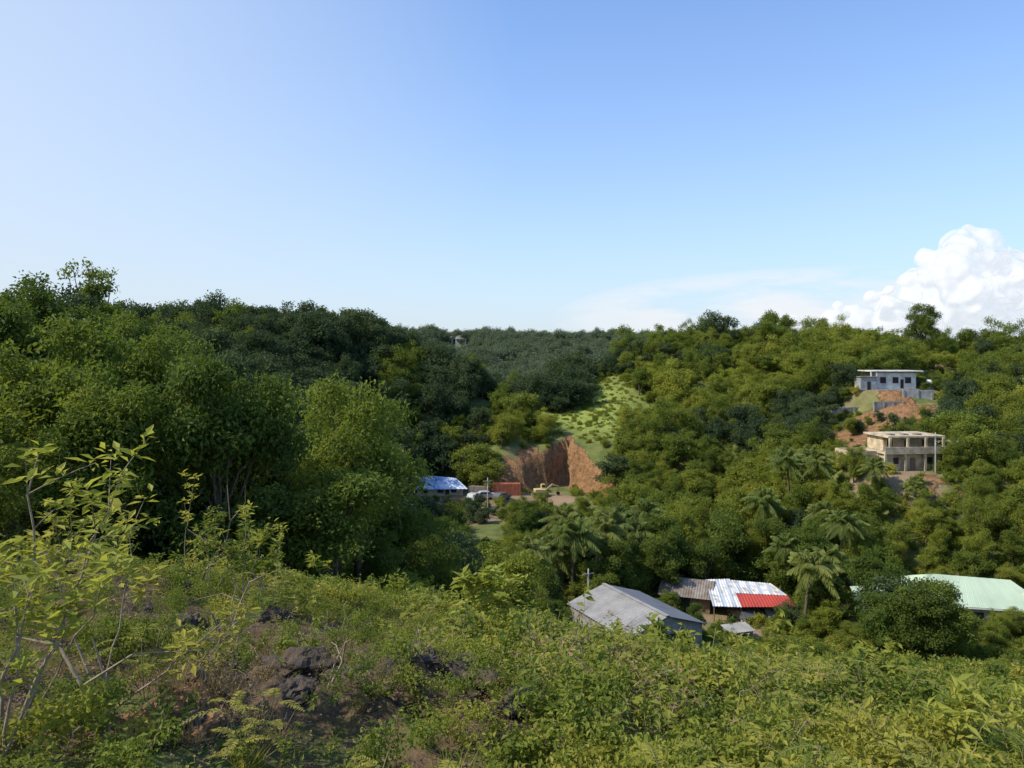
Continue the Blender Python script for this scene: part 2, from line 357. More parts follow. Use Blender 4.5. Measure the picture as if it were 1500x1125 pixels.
Z=H(G[:,0],G[:,1]);nz=fbm(G[:,0]*.035,G[:,1]*.035,3,77);nz2=fbm(G[:,0]*.12,G[:,1]*.12,2,78)
for (x,y),z,a,b in zip(G,Z,nz,nz2):
    u=750+F*x/y
    if any(math.hypot(x-p[0],y-p[1])<p[2]*(1.1 if p[0]==14 else .88) for p in PADS): continue
    if pit_s(np.array([x]),np.array([y]))[0]>-2.4 and 138<y<186 and -24<x<22: 
        if 150<y or rng.random()<.4: continue
    sc=rng.uniform(.6,1.3);typ='mid'
    if y<62:
        if u>655-(62-y)*1.5: continue
        if y<33 and x>-15: continue
        typ=['dark','mid','light'][int(rng.choice(3,p=[.28,.37,.35] if u<430 else [.42,.4,.18]))]
        sc*=1.0 if u<560 else .8
        if x<-24 and y<48: sc*=.85
    elif y<86:
        if u>830: continue
        if u>640: sc*=.78
        typ=['dark','mid','light'][int(rng.choice(3,p=[.32,.35,.33]))]
    elif y<118:
        if u>640 and y<100 and rng.random()<.3: continue
        if u>600: sc*=.82;typ=['dark','mid','light'][int(rng.choice(3,p=[.28,.44,.28]))]
        else: typ=['dark','mid','light'][int(rng.choice(3,p=[.4,.38,.22]))]
        if u>1180 and y>95: typ='mid' if rng.random()<.5 else 'light';sc*=.75
    else:
        right=x>(-5 if y<200 else 20)
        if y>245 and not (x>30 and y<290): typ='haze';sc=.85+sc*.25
        elif right:
            t=a*1.2+b*.5+rng.normal()*.2
            typ='light' if t>.1 else ('mid' if t>-.38 else 'dark')
            sc*=.70+a*.3
            if rng.random()<.12: sc*=1.45
            if grassy(np.array([x]),np.array([y]))[0]>.35:
                typ='light';sc*=.45
                if rng.random()<.93: continue
            if u>1330 and 188<y<212 and rng.random()<.5: continue
            if 1270<u<1440 and y>200: sc*=.72
        else: typ='dark' if (a+rng.normal()*.2<.35) else 'mid'
    h=9*sc
    if blocked(x,y,z,h,3.2*sc):
        sc*=.38;h=9*sc
        if blocked(x,y,z,h,3.2*sc): continue
    cand.append((x,y,z,sc,typ))
SPEC=[(-50,75,1.62,'dark'),(-53,77,1.45,'dark'),(-47,74,.95,'mid'),(-56,78,1.5,'dark'),(-49.5,90,1.4,'spindly'),(-52,92,1.45,'spindly'),(-47.5,94,1.3,'spindly'),(-51,93,1.35,'spindly'),(-45,97,1.,'mid'),
(66,238,1.35,'dark'),(62,240,1.,'mid'),(80,236,1.2,'dark'),(84,238,1.2,'mid'),(88,238,1.0,'mid'),(40,258,1.1,'mid'),
(22.5,158,.95,'dark'),(25,163,1.,'mid'),(28,159,.95,'light'),(21.5,152,.7,'mid'),(27,168,.9,'mid'),(30,164,1.,'mid'),
(38,77,.78,'dark'),(40.5,75,.86,'dark'),(43.5,76,.80,'dark'),(41.5,78.5,.8,'dark'),(46,77.5,.6,'dark'),(35.8,78,.5,'mid'),(52,79,.44,'mid'),(57,80,.42,'light'),(49.5,82.5,.44,'mid'),(52,84,.42,'mid'),(54.5,83,.44,'light'),(57,84,.44,'mid'),(59.5,83,.42,'mid'),(62,84,.42,'dark'),
(33.5,92,.36,'mid'),(35.5,94,.4,'dark'),(38,96,.5,'mid'),(21,98,.42,'dark'),
(28,108,1.0,'dark'),(22,108,1.1,'dark'),(33,112,1.25,'dark'),(18,106,1.0,'mid'),(40,112,1.1,'dark'),(14,100,.9,'dark'),(66,86,.6,'mid'),(62,80,.45,'mid'),(-36,62,1.1,'mid'),(-33,56,1.0,'light')]
cand+= [(x,y,H1(x,y),s,t) for x,y,s,t in SPEC]
cand.sort(key=lambda c:math.hypot(c[0],c[1]))
# line of sight over the ground, then how much of each crown stays uncovered
C_=np.array([(c[0],c[1],c[2],c[3]) for c in cand]);los=np.ones(len(cand),bool)
for f in np.linspace(.1,.93,16):
    los&=H(C_[:,0]*f,C_[:,1]*f)<(C_[:,2]+8.5*C_[:,3])*f+.3
cov=np.zeros((113,150),bool);vis=np.zeros(len(cand))
for i,c in enumerate(cand):
    x,y,z,s,t=c;u=(750+F*x/y)/10;v=(520-F*(z+5.5*s)/y)/10;r=F*3.3*s/y/10
    if not los[i] or u<-r or u>150+r: continue
    yy,xx=np.mgrid[max(0,int(v-r)):min(113,int(v+r)+2),max(0,int(u-r)):min(150,int(u+r)+2)]
    if yy.size==0: continue
    ins=((xx+.5-u)**2+(yy+.5-v)**2)<r*r;vis[i]=(ins&~cov[yy,xx]).sum()
    cov[yy,xx]|=ins
order=np.argsort(-vis);NI=288;chosen=set(int(i) for i in order[:NI] if vis[i]>0)
near_=[c for i,c in enumerate(cand) if i in chosen or c[4]=='spindly'];far_=[c for i,c in enumerate(cand) if not(i in chosen or c[4]=='spindly')]
LAB={'dark':'dark green dense broadleaf tree standing on the wooded slope','mid':'mid green rounded broadleaf tree on the valley side','light':'yellow green feathery crowned tree among darker trees','spindly':'thin sparse tree rising above the hillside wood','haze':'tree on the distant hill tinted bluish green for haze'}
for i,(x,y,z,sc,t) in enumerate(near_):
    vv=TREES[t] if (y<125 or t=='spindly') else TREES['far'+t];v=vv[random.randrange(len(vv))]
    s=(sc*random.uniform(.82,1.22),sc*random.uniform(.82,1.22),sc*random.uniform(.82,1.2))
    e=thing('broadleaf_tree' if t!='spindly' else 'slender_tree',(x,y,z-.2),random.uniform(0,6.28),LAB[t],'tree','trees of the wooded slopes',s)
    part('trunk',v[0],e);part('crown',v[1],e)
for (x,y,dz,s) in [(119.3,215,1.0,(1.5,1.5,1.6))]:
    e=thing('broadleaf_tree',(x,y,H1(x,y)+.2),.7,'tall compact dark tree standing alone on the hill crest','tree','trees of the wooded slopes',s)
    v=TREES['dark'][1];part('trunk',v[0],e);part('crown',v[1],e)
src=[];keys={}
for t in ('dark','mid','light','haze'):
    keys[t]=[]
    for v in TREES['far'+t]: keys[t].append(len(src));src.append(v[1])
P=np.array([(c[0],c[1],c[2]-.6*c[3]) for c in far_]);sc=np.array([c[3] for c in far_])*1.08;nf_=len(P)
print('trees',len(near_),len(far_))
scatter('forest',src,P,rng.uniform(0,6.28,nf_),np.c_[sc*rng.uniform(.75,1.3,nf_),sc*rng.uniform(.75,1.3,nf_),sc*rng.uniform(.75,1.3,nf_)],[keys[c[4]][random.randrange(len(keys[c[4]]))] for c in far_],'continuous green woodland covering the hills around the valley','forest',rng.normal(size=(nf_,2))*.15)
# ---- undergrowth on slopes
shr=[]
for i in range(6):
    C,r=crown_data(1.2,.8,.6,14,800+i);shr.append(crown_mesh('shrub_mass%d'%i,C,r,1500,.2,.1,[L_light,L_light,L_fg,L_dark,L_mid,L_mid][i],fill=.3))
rng=np.random.default_rng(6)
G=np.concatenate([grid(26,60,1.4),grid(60,130,1.9),grid(130,260,2.7)])
gx=rng.uniform(-5,50,1500);gy=rng.uniform(178,240,1500);gm=grassy(gx,gy)>.3;G2=np.c_[gx,gy][gm]
Z=H(G[:,0],G[:,1]);B=np.maximum(bare_f(G[:,0],G[:,1]),earth_f(G[:,0],G[:,1]));keep=[]
for k,((x,y),z,b) in enumerate(zip(G,Z,B)):
    if b>.42+rng.random()*.5: continue
    if any(math.hypot(x-p[0],y-p[1])<p[2]*(.5 if p[0] in (30,55,67) else .75) for p in PADS): continue
    if y>85 and blocked(x,y,z,1.4,.9): continue
    if y<85 and 840<750+F*x/y<1010 and blocked(x,y,z,1.3,.8): continue
    if 176<y<240 and grassy(np.array([x]),np.array([y]))[0]>.3: continue
    keep.append(k)
K=np.array(keep);n=len(K);s=rng.uniform(.4,1.15,n)*np.where(G[K,1]>85,1.2,1.0)*np.where(G[K,1]<40,.6,1.)
s=s*np.where((G[K,1]<62)&(G[K,0]<-.12*G[K,1]),1.7,1.)
idx=rng.integers(0,6,n)
PP=np.r_[np.c_[G[K],Z[K]-.15],np.c_[G2,H(G2[:,0],G2[:,1])-.55]];s=np.r_[s,rng.uniform(.4,.8,len(G2))];idx=np.r_[idx,rng.integers(0,3,len(G2))]
scatter('undergrowth',shr,PP,rng.uniform(0,6.28,len(PP)),s,idx,'low tangled green bushes and scrub covering the slopes','undergrowth')
# ------------------------------------------------------------ foreground plants
def arc(p0,d,L,bend,n=6):
    t=np.linspace(0,1,n)[:,None];d=np.array(d,float);d/=np.linalg.norm(d)
    return np.array(p0)+d*L*t+np.array([0,0,-1])*bend*L*t*t
def herb(seed,ns=11,h=.6,L=.08,W=.04,m=L_fg,spread=.5,nlf=12):
    global rng;rng=np.random.default_rng(seed);mb=MB()
    for i in range(ns):
        a=rng.uniform(0,6.28);hh=h*rng.uniform(.5,1.15);dd=np.array([math.cos(a)*spread,math.sin(a)*spread,1.])*1
        pts=arc((math.cos(a)*.05,math.sin(a)*.05,-.05),dd,hh,.12);pts[1:]+=rng.normal(size=(5,3))*.015
        mb.tube(pts,np.linspace(.006,.002,6),3,1)
        t=rng.uniform(.25,1.,nlf);P=np.array([np.interp(t,np.linspace(0,1,6),pts[:,j]) for j in range(3)]).T
        ang=rng.uniform(0,6.28,nlf);D=np.c_[np.cos(ang),np.sin(ang),rng.uniform(-.3,.7,nlf)];Nn=np.c_[-D[:,0]*.4,-D[:,1]*.4,np.ones(nlf)]+rng.normal(size=(nlf,3))*.3
        s=rng.uniform(.6,1.25,nlf);mb.leaves(P,D,Nn,L*s,W*s,0)
    return mb.build('herb%d'%seed,[m,M_stem])
def feathery(seed,nf=16,h=.7,m=L_fg,fl=.3):
    global rng;rng=np.random.default_rng(seed);mb=MB()
    for i in range(4):
        a=rng.uniform(0,6.28);st=arc((0,0,-.05),(math.cos(a)*.35,math.sin(a)*.35,1),h*rng.uniform(.7,1.1),.05);mb.tube(st,np.linspace(.008,.003,6),3,1)
        for j in range(nf//4+1):
            t=rng.uniform(.3,1);p0=np.array([np.interp(t,np.linspace(0,1,6),st[:,q]) for q in range(3)])
            b=rng.uniform(0,6.28);rc=arc(p0,(math.cos(b),math.sin(b),rng.uniform(.1,.9)),fl*rng.uniform(.6,1.2),.45,8);mb.tube(rc,.002,3,1)
            k=13;tt=np.linspace(.15,1,k);P=np.array([np.interp(tt,np.linspace(0,1,8),rc[:,q]) for q in range(3)]).T
            T=nrm(np.gradient(P,axis=0));sd=nrm(np.cross(T,[0,0,1.]))
            for sg in (1,-1):
                D=sd*sg+T*.45+rng.normal(size=(k,3))*.12;mb.leaves(P,D,np.tile([0,0,1.],(k,1))+rng.normal(size=(k,3))*.2,.06*np.sin(tt*2.4+.5),.018,0,.1)
    return mb.build('feathery%d'%seed,[m,M_stem])
def grass(seed,nb=45,h=.35,m=L_dry,sp=.12):
    global rng;rng=np.random.default_rng(seed);mb=MB();a=rng.uniform(0,6.28,nb)
    P=np.c_[np.cos(a),np.sin(a),np.zeros(nb)]*rng.uniform(0,sp,nb)[:,None];D=np.c_[np.cos(a)*.5,np.sin(a)*.5,np.ones(nb)]+rng.normal(size=(nb,3))*.25
    mb.leaves(P,D,rdir(nb),h*rng.uniform(.5,1.2,nb),.012,0,.1,.4);return mb.build('grass%d'%seed,[m])
def twigs(seed,h=.6):
    global rng;rng=np.random.default_rng(seed);mb=MB()
    for i in range(6):
        a=rng.uniform(0,6.28);st=arc((0,0,-.05),(math.cos(a)*.6,math.sin(a)*.6,1),h*rng.uniform(.5,1.2),.1);st[1:]+=rng.normal(size=(5,3))*.03
        mb.tube(st,np.linspace(.007,.002,6),3,1)
        for j in range(2):
            p0=st[rng.integers(2,6)];q=arc(p0,rdir(1,.6)[0],.2,.0,4);mb.tube(q,.0022,3,1)
            mb.leaves(q,rdir(4),rdir(4),.05,.025,0)
    return mb.build('twigs%d'%seed,[L_dry,M_twig])
def litter(seed):
    global rng;rng=np.random.default_rng(seed);mb=MB();n=110
    P=np.c_[rng.normal(size=(n,2))*.28,rng.uniform(.0,.04,n)];D=np.c_[rng.normal(size=(n,2)),rng.normal(size=n)*.2]
    mb.leaves(P,D,np.tile([0,0,1.],(n,1))+rng.normal(size=(n,3))*.4,rng.uniform(.02,.06,n),rng.uniform(.01,.03,n),0)
    for i in range(5):
        p=np.array([*(rng.normal(size=2)*.25),.02]);d=np.array([*rng.normal(size=2),.1]);q=arc(p,d,rng.uniform(.1,.35),0,4);q[1:-1]+=rng.normal(size=(2,3))*.02;mb.tube(q,.003,3,1)
    return mb.build('litter%d'%seed,[L_dry,M_twig])
def clump(seed,m,L=.06,W=.032,n=900,R=.42,Rz=.32,zc=.25):
    C,r=crown_data(R,Rz,zc,12,seed);return crown_mesh('clump%d'%seed,C,r,n,L,W,m,fill=.15)
fg=[herb(1),herb(2,9,.8,.1,.045),herb(3,12,.45,.07,.035,L_fgd),herb(4,8,.9,.09,.05,L_fgd),feathery(5),feathery(6,20,.9),feathery(7,16,.6,L_fgd),
    grass(8),grass(9,60,.5,L_fg),twigs(10),twigs(11,.8),clump(12,L_fg),clump(13,L_fgd),clump(14,L_fg,.05,.03,1100,.5,.25,.2),clump(15,L_fgd,.045,.025,700),grass(16,70,.16,L_dry,.25),litter(17),litter(18),herb(19,8,.6,.06,.03,L_dry)]
rng=np.random.default_rng(9)
def pts_area(n,y0,y1,pw=.5):
    y=y0+(y1-y0)*rng.random(n)**pw;x=rng.uniform(-.76,.76,n)*y;return x,y
X=[];Y=[]
for (n,a,b) in [(1500,2.6,8),(4200,8,18),(6500,18,34)]:
    x,y=pts_area(n,a,b,.65);X.append(x);Y.append(y)
X=np.concatenate(X);Y=np.concatenate(Y);B=bare_f(X,Y);E=earth_f(X,Y);zone=fbm(X*.35,Y*.35,3,55)
thin=.38*sstep(1.,-1.5,X)*(Y<15)
kp=(rng.random(len(X))>np.clip(B*.99+E+thin,0,.94));lit=~kp&(rng.random(len(X))<.5)
XL,YL=X[lit],Y[lit]
X=X[kp];Y=Y[kp];B=B[kp];zone=zone[kp];n=len(X)
lf=sstep(1.5,-2.5,X)
idx=np.zeros(n,int);sc=np.ones(n)
for i in range(n):
    if rng.random()<lf[i]*.88*(Y[i]<20):
        idx[i]=rng.choice([0,2,3,7,8,9,10,14,15,14,12,11,2,0,18,6,7],1)[0];sc[i]=rng.uniform(.3,.8)
    else:
        idx[i]=rng.choice([4,5,6,11,13,13,1,8,11,0,12] if zone[i]>0 else [0,1,2,4,6,11,12,13,3,10,3,2,18,18,9],1)[0];sc[i]=rng.uniform(.45,1.2)
sc*=np.where(Y<6,.7,1.)*np.where(Y>16,1.3,1.)
X=np.r_[X,XL];Y=np.r_[Y,YL];nl_=len(XL);idx=np.r_[idx,rng.choice([16,17,16,17,15,2,14,7],nl_)];sc=np.r_[sc,rng.uniform(.35,.75,nl_)];n=len(X);Zz=H(X,Y)
scatter('ground_cover',fg,np.c_[X,Y,Zz],rng.uniform(0,6.28,n),sc,idx,'yellow green weeds, fern like seedlings and dry grass on the slope','ground cover',rng.normal(size=(n,2))*.12)
# ---- individual foreground shrubs
def tall_shrub(seed,stems,Lf,m,nper=9,tw=M_twig,wd=.38):
    """stems: list of (base,tip,sag)"""
    global rng;rng=np.random.default_rng(seed);mbw=MB();mbl=MB()
    for (b,t,r0) in stems:
        b=np.array(b,float);t=np.array(t,float);u=np.linspace(0,1,9)[:,None];L=np.linalg.norm(t-b)
        side=np.cross(t-b,[0,0,1.]);p=b+(t-b)*u+np.sin(u*np.pi)*side*rng.normal()*.12+rng.normal(size=(9,3))*.015*L*(u>0)
        mbw.tube(p,np.linspace(r0,r0*.3,9),6)
        tips=[p[-1]]
        for j in range(5):
            k=rng.integers(4,9);q0=p[k];d=nrm((t-b))+rdir(1,.25)[0]*.9;q=arc(q0,d,L*rng.uniform(.14,.28),.1,5);mbw.tube(q,np.linspace(r0*.35,r0*.15,5),4);tips.append(q[-1]);tips.append(q[2])
        for tp in tips:
            k=nper;a=rng.uniform(0,6.28,k);D=np.c_[np.cos(a),np.sin(a),rng.uniform(-.5,.9,k)];s=rng.uniform(.5,1.2,k)
            mbl.leaves(tp+rng.normal(size=(k,3))*.03,D,np.c_[-D[:,0]*.5,-D[:,1]*.5,np.ones(k)]+rng.normal(size=(k,3))*.35,Lf*s,Lf*wd*s,0,.2)
    return mbw.build('stem%d'%seed,[tw],True),mbl.build('leaves%d'%seed,[m])
def put_shrub(x,y,seed,stems,Lf,m,label,nper=9,wd=.38):
    z=H1(x,y);w,l=tall_shrub(seed,stems,Lf,m,nper,wd=wd);e=thing('shrub',(x,y,z-.05),0,label,'shrub');part('stem',w,e);part('foliage',l,e)
L_big=leafmat('foliage_big_leaf',(.18,.24,.04),(.35,.38,.07),.45,(.47,.42,.09),2.)
put_shrub(-3.05,4.4,21,[((0,0,0),(.15,.1,1.75),.014),((.05,0,0),(.62,.2,1.62),.012),((-.05,0,0),(-.25,0,1.3),.012),((0,.1,0),(.75,-.1,1.1),.010),((.1,0,0),(.45,.3,1.35),.010)],.12,L_big,'tall straggly shrub with pale stems and yellow green leaves')
put_shrub(-2.75,3.9,22,[((0,0,0),(-.3,0,1.2),.013),((.0,0,0),(.35,.1,.9),.010),((0,0,0),(.1,.2,1.1),.011),((-.1,0,0),(-.1,-.2,.8),.009)],.12,L_big,'leafy shrub with arching branches on bare slope',8)
put_shrub(-2.9,5.2,23,[((0,0,0),(.9,.1,.75),.010),((0,0,0),(.2,.1,1.3),.010),((0,0,0),(-.5,.1,1.2),.010)],.11,L_fg,'sprawling shrub with thin woody stems and light leaves',7)
put_shrub(2.85,4.4,24,[((0,0,0),(-.12,0,.60),.009),((.05,0,0),(.22,.1,.5),.008),((-.05,0,0),(-.25,.05,.42),.008)],.13,L_big,'young sapling with long pale green leaves',10,.3)
put_shrub(1.95,10.3,25,[((0,0,0),(-.4,0,.62),.018),((0,0,0),(.4,.1,.6),.018),((0,0,0),(.05,.2,.72),.018),((0,0,0),(.6,-.1,.4),.016),((0,0,0),(-.6,0,.4),.016),((0,0,0),(0,-.3,.45),.016)],.2,L_dark,'dark broad leaved bush standing above pale scrub',14,.5)
put_shrub(-4.4,12,26,[((0,0,0),(.1,0,1.5),.012),((0,0,0),(.4,0,1.1),.01),((0,0,0),(-.3,0,1.2),.01)],.14,L_big,'upright young shrub with large yellow leaves',8)
put_shrub(-7.8,13,27,[((0,0,0),(.1,0,1.6),.012),((0,0,0),(.5,0,1.1),.01),((0,0,0),(-.4,0,1.4),.01)],.15,L_fg,'slim shrub with spaced green leaves beside dark trees',9)
put_shrub(-6.3,14,28,[((0,0,0),(.2,0,1.9),.012),((0,0,0),(.6,0,1.3),.01)],.14,L_fg,'slim shrub with spaced green leaves beside dark trees',9)
rng=np.random.default_rng(70)
for i in range(34):
    y=rng.uniform(8,27);x=rng.uniform(-.6,.62)*y
    hs=.4 if (y>11 and .03*y<x<.28*y) else 1.
    st=[((0,0,0),(rng.normal()*.35,rng.normal()*.2,rng.uniform(.6,1.3)*hs),.011) for _ in range(4)]
    sd=rng.integers(1000,9000)
    put_shrub(x,y,int(sd),st,.11 if i%3 else .17,[L_fg,L_fgd,L_mid,L_big][i%4],['light green woody shrub growing on the scrubby slope','deep green woody shrub growing on the scrubby slope','dull green bush growing on the scrubby slope','pale yellow green bush growing on the scrubby slope'][i%4],12)
    rng=np.random.default_rng(71+i)
# bare branch
mb=MB();p=np.array([(0,0,0),(.15,0,.5),(.45,0,.8),(.55,0,1.3),(.5,0,1.9)]);mb.tube(p,np.linspace(.02,.006,5),5)
mb.tube([(.45,0,.8),(.1,0,1.0),(-.2,.1,1.15)],[.01,.007,.003],4);mb.tube([(.15,0,.5),(-.4,0,.3),(-.9,0,.45)],[.012,.008,.003],4);mb.tube([(.55,0,1.3),(.8,0,1.6),(.8,0,1.9)],[.008,.005,.002],4)
o=bpy.data.objects.new('dead_branch',mb.build('dead_branch',[M_twig],True));o.location=(-5.2,12.2,H1(-5.2,12.2)-.05);link(o);tag(o,'bare grey dead branch sticking out of the scrub','branch')
mb=MB();mb.tube([(0,0,0),(-.15,0,.35),(-.35,.1,.55),(-.6,.1,.6)],[.014,.012,.01,.004],5);mb.tube([(0,0,0),(-.02,.05,.3),(-.12,.05,.62)],[.012,.01,.004],5);mb.tube([(-.15,0,.35),(.1,.1,.5),(.5,.1,.52)],[.008,.006,.003],4)
DB=mb.build('dead_branch_b',[M_twig],True)
for (x,y,rz,s) in [(-2.35,4.3,0,1),(-1.3,5.2,2.0,.6),(-2.9,7.2,1.1,.9),(-3.6,9.5,3.,.9),(-.4,6.6,4.,.6)]:
    o=bpy.data.objects.new('dead_branch',DB);o.location=(x,y,H1(x,y)-.03);o.rotation_euler=(.5*(s<1),.3*(s<1),rz);o.scale=(s,s,s);link(o);tag(o,'pale forked dead branch lying on bare soil','branch','dead branches on the slope')
# ---- rocks
M_rock=mat('rock',(.10,.075,.055),(.04,.032,.026),5,.95,.8)
def rockmesh(seed,s):
    import bmesh
    bm=bmesh.new();bmesh.ops.create_icosphere(bm,subdivisions=4,radius=1)
    from mathutils import noise as mn
    for v in bm.verts:
        c=v.co.copy();d=mn.fractal(c*1.3+Vector((seed,0,0)),.9,2,4)*.4+abs(mn.noise(c*2.1+Vector((0,seed,0))))*.4+mn.noise(c*7)*.06;v.co=c*(1+d-.1);v.co.x*=s[0];v.co.y*=s[1];v.co.z*=s[2]
    me=bpy.data.meshes.new('rock');bm.to_mesh(me);bm.free();me.materials.append(M_rock);return me
RK=[(-3.25,10.2,(.24,.2,.25)),(-7.2,11.4,(.4,.3,.3)),(-8.4,11.9,(.5,.4,.4)),(-5.4,11.8,(.3,.25,.2)),(-3.8,8.6,(.2,.16,.12)),(-2.4,8.0,(.2,.16,.12)),
(-1.7,5.9,(.3,.2,.15)),(-1.25,5.7,(.22,.18,.14)),(-.75,5.75,(.32,.2,.18)),(-.35,5.5,(.28,.16,.13)),(.05,5.2,(.18,.14,.09)),(-1.5,5.1,(.16,.12,.07)),(-2.6,6.6,(.2,.16,.12)),(-.9,6.3,(.22,.15,.14)),(-4.9,9.6,(.25,.2,.15))]
rr=random.Random(3)
for i in range(18):
    s=rr.uniform(.03,.08);y=rr.uniform(4.3,6.6);RK.append((rr.uniform(-2.3,.3),y,(s*1.3,s,s*.7)))
for i,(x,y,s) in enumerate(RK):
    o=bpy.data.objects.new('rock',rockmesh(i*3.7,s));o.location=(x,y,H1(x,y)-.05*s[2]);o.rotation_euler=(0,0,i);link(o);tag(o,'rough dark brown rock half buried in dry soil','rock','rocks in the slope')
# ------------------------------------------------------------ palms
def palm_meshes(seed,h=7,nf=28,fl=3.0):
    global rng;rng=np.random.default_rng(seed);tb=MB();t=np.linspace(0,1,9);lean=rng.uniform(.3,1.2);a=rng.uniform(0,6.28)
    pts=np.c_[np.cos(a)*lean*t**2,np.sin(a)*lean*t**2,h*t];tb.tube(pts,np.linspace(.2,.11,9),8);top=pts[-1];cb=MB()
    for i in range(nf):
        b=i*2.4+rng.normal()*.25;el=1.3-1.9*(i/nf)+rng.normal()*.1;L=fl*rng.uniform(.8,1.1)
        rc=arc(top,(math.cos(b)*math.cos(el),math.sin(b)*math.cos(el),math.sin(el)),L,.45,10);cb.tube(rc,np.linspace(.04,.01,10),4,1)
        k=36;tt=np.linspace(.12,1,k);P=np.array([np.interp(tt,np.linspace(0,1,10),rc[:,q]) for q in range(3)]).T
        T=nrm(np.gradient(P,axis=0));sd=nrm(np.cross(T,[0,0,1.]))
        for sg in (1,-1):
            D=sd*sg*.8+T*.5+np.array([0,0,-.6])+rng.normal(size=(k,3))*.14
            cb.leaves(P,D,np.tile([0,0,1.],(k,1))+sd*sg*.6,.95*np.sin(tt*2.6+.35),.12,0,.1,.35)
    return tb.build('palm_trunk%d'%seed,[M_bark],True),cb.build('palm_crown%d'%seed,[L_palm,M_stem])
PM=[palm_meshes(31,7),palm_meshes(32,6),palm_meshes(33,8,30,3.2)]
for i,(x,y,s) in enumerate([(36,91,1.25),(43,101,1.1),(46,104,1.1),(52,126,1.1),(59,119,.95),(48,128,1.2),(54,132,1.),(5,100,1.2),(8,98,1.25),(11.5,104,1.35),(15,112,1.35),(2,92,1.0),(9,109,1.3),(63,115,.8),(41,118,1.2),(47,112,1.),(18,110,1.3),(38,104,1.0),(21,120,1.3)]):
    t,c=PM[i%3];e=thing('palm_tree',(x,y,H1(x,y)-.1),i*1.3,'coconut palm with arching fronds in the valley','palm','palms in the valley',s);part('trunk',t,e);part('crown',c,e)
# ------------------------------------------------------------ building materials
M_cream=mat('cream_render',(.60,.50,.34),(.30,.24,.17),.8,.85,.15);M_white=mat('white_paint',(.70,.70,.66),(.38,.36,.32),.7,.7,.05,lo=.4,hi=.72)
M_conc=mat('concrete',(.34,.33,.31),(.19,.18,.17),1,.9,.3);M_block=mat('blockwork',(.38,.41,.42),(.22,.23,.24),1,.9,.2)
M_dark=mat('dark_opening',(.02,.02,.02),(.03,.03,.03),1,.6);M_glass=mat('window_glass',(.03,.04,.05),(.05,.06,.07),1,.1,spec=.6)
M_zinc=mat('zinc_sheet',(.34,.335,.325),(.21,.20,.19),.4,.7,metal=.0);M_zincd=mat('grey_sheet',(.19,.20,.215),(.15,.155,.165),.4,.7,metal=.0)
M_rust=mat('rusty_sheet',(.28,.25,.22),(.15,.11,.085),.6,.7);M_green=mat('green_sheet',(.44,.54,.40),(.36,.45,.34),.3,.7)
M_red=mat('red_sheet',(.48,.065,.045),(.34,.055,.045),.5,.5);M_blue=mat('blue_tarp',(.20,.30,.58),(.58,.64,.72),.35,.5,lo=.4,hi=.6)
M_brick=mat('container_paint',(.42,.13,.06),(.28,.10,.06),1,.6);M_wood=mat('timber',(.25,.17,.11),(.14,.10,.07),3,.85)
M_yel=mat('machine_paint',(.62,.48,.22),(.5,.38,.2),2,.5);M_tyre=mat('rubber',(.02,.02,.02),(.03,.03,.03),8,.8)
m,nt,o_=newmat('striped_sheet');p=N(nt,'ShaderNodeBsdfPrincipled');tc=N(nt,'ShaderNodeTexCoord');sx=N(nt,'ShaderNodeSeparateXYZ');nt.links.new(tc.outputs['Object'],sx.inputs[0])
st=math_(nt,'LESS_THAN',math_(nt,'FRACT',math_(nt,'MULTIPLY',sx.outputs[0],.75)),.35);c=mixc(nt,st,(.66,.66,.66),(.40,.46,.54));c=mixc(nt,ramp(nt,noise(nt,1.0,5),.48,.7),c,(.32,.28,.26))
nt.links.new(c,p.inputs['Base Color']);p.inputs['Roughness'].default_value=.6;nt.links.new(p.outputs[0],o_.inputs[0]);M_strip=m
# warehouse (ridge along local x)
e=thing('warehouse',(13.8,84,-32.2),math.atan2(-10,4.9),'long shed with low gabled grey corrugated metal roof','building')
hl,hw,ze,zr=6.2,5.2,2.9,4.5
pbox('wall',e,[(-hl+.3,-hw+.3,0,hl-.3,-hw+.5,ze-.05),(-hl+.3,hw-.5,0,hl-.3,hw-.3,ze-.05),(-hl+.3,-hw+.5,0,-hl+.5,hw-.5,ze-.05),(hl-.5,-hw+.5,0,hl-.3,hw-.5,ze-.05)],M_conc)
g=part('gable',extr('gable',[(-hw+.4,ze-.04),(hw-.4,ze-.04),(0,zr-.15)],-hl+.35,hl-.35,M_conc),e,rot=(0,0,math.pi/2))
r=part('roof',rooftri('roof',[((hl,hw,ze),(-hl,hw,ze),(-hl,0,zr),(hl,0,zr))],M_zincd,.5,.045),e);r['label']='grey roof slope coloured darker as the shaded side'  # two greys on one roof paint in a shaded and a lit slope
r=part('roof',rooftri('roof',[((-hl,-hw,ze),(hl,-hw,ze),(hl,0,zr),(-hl,0,zr))],M_zinc,.5,.045),e);r['label']='weathered zinc roof slope coloured pale as the lit side'
pbox('ridge_cap',e,[(-hl,-.25,zr+.03,hl,.25,zr+.08)],M_zinc)
pbox('door',e,[(hl-.29,-1.5,0,hl-.25,1.5,2.4)],M_dark)
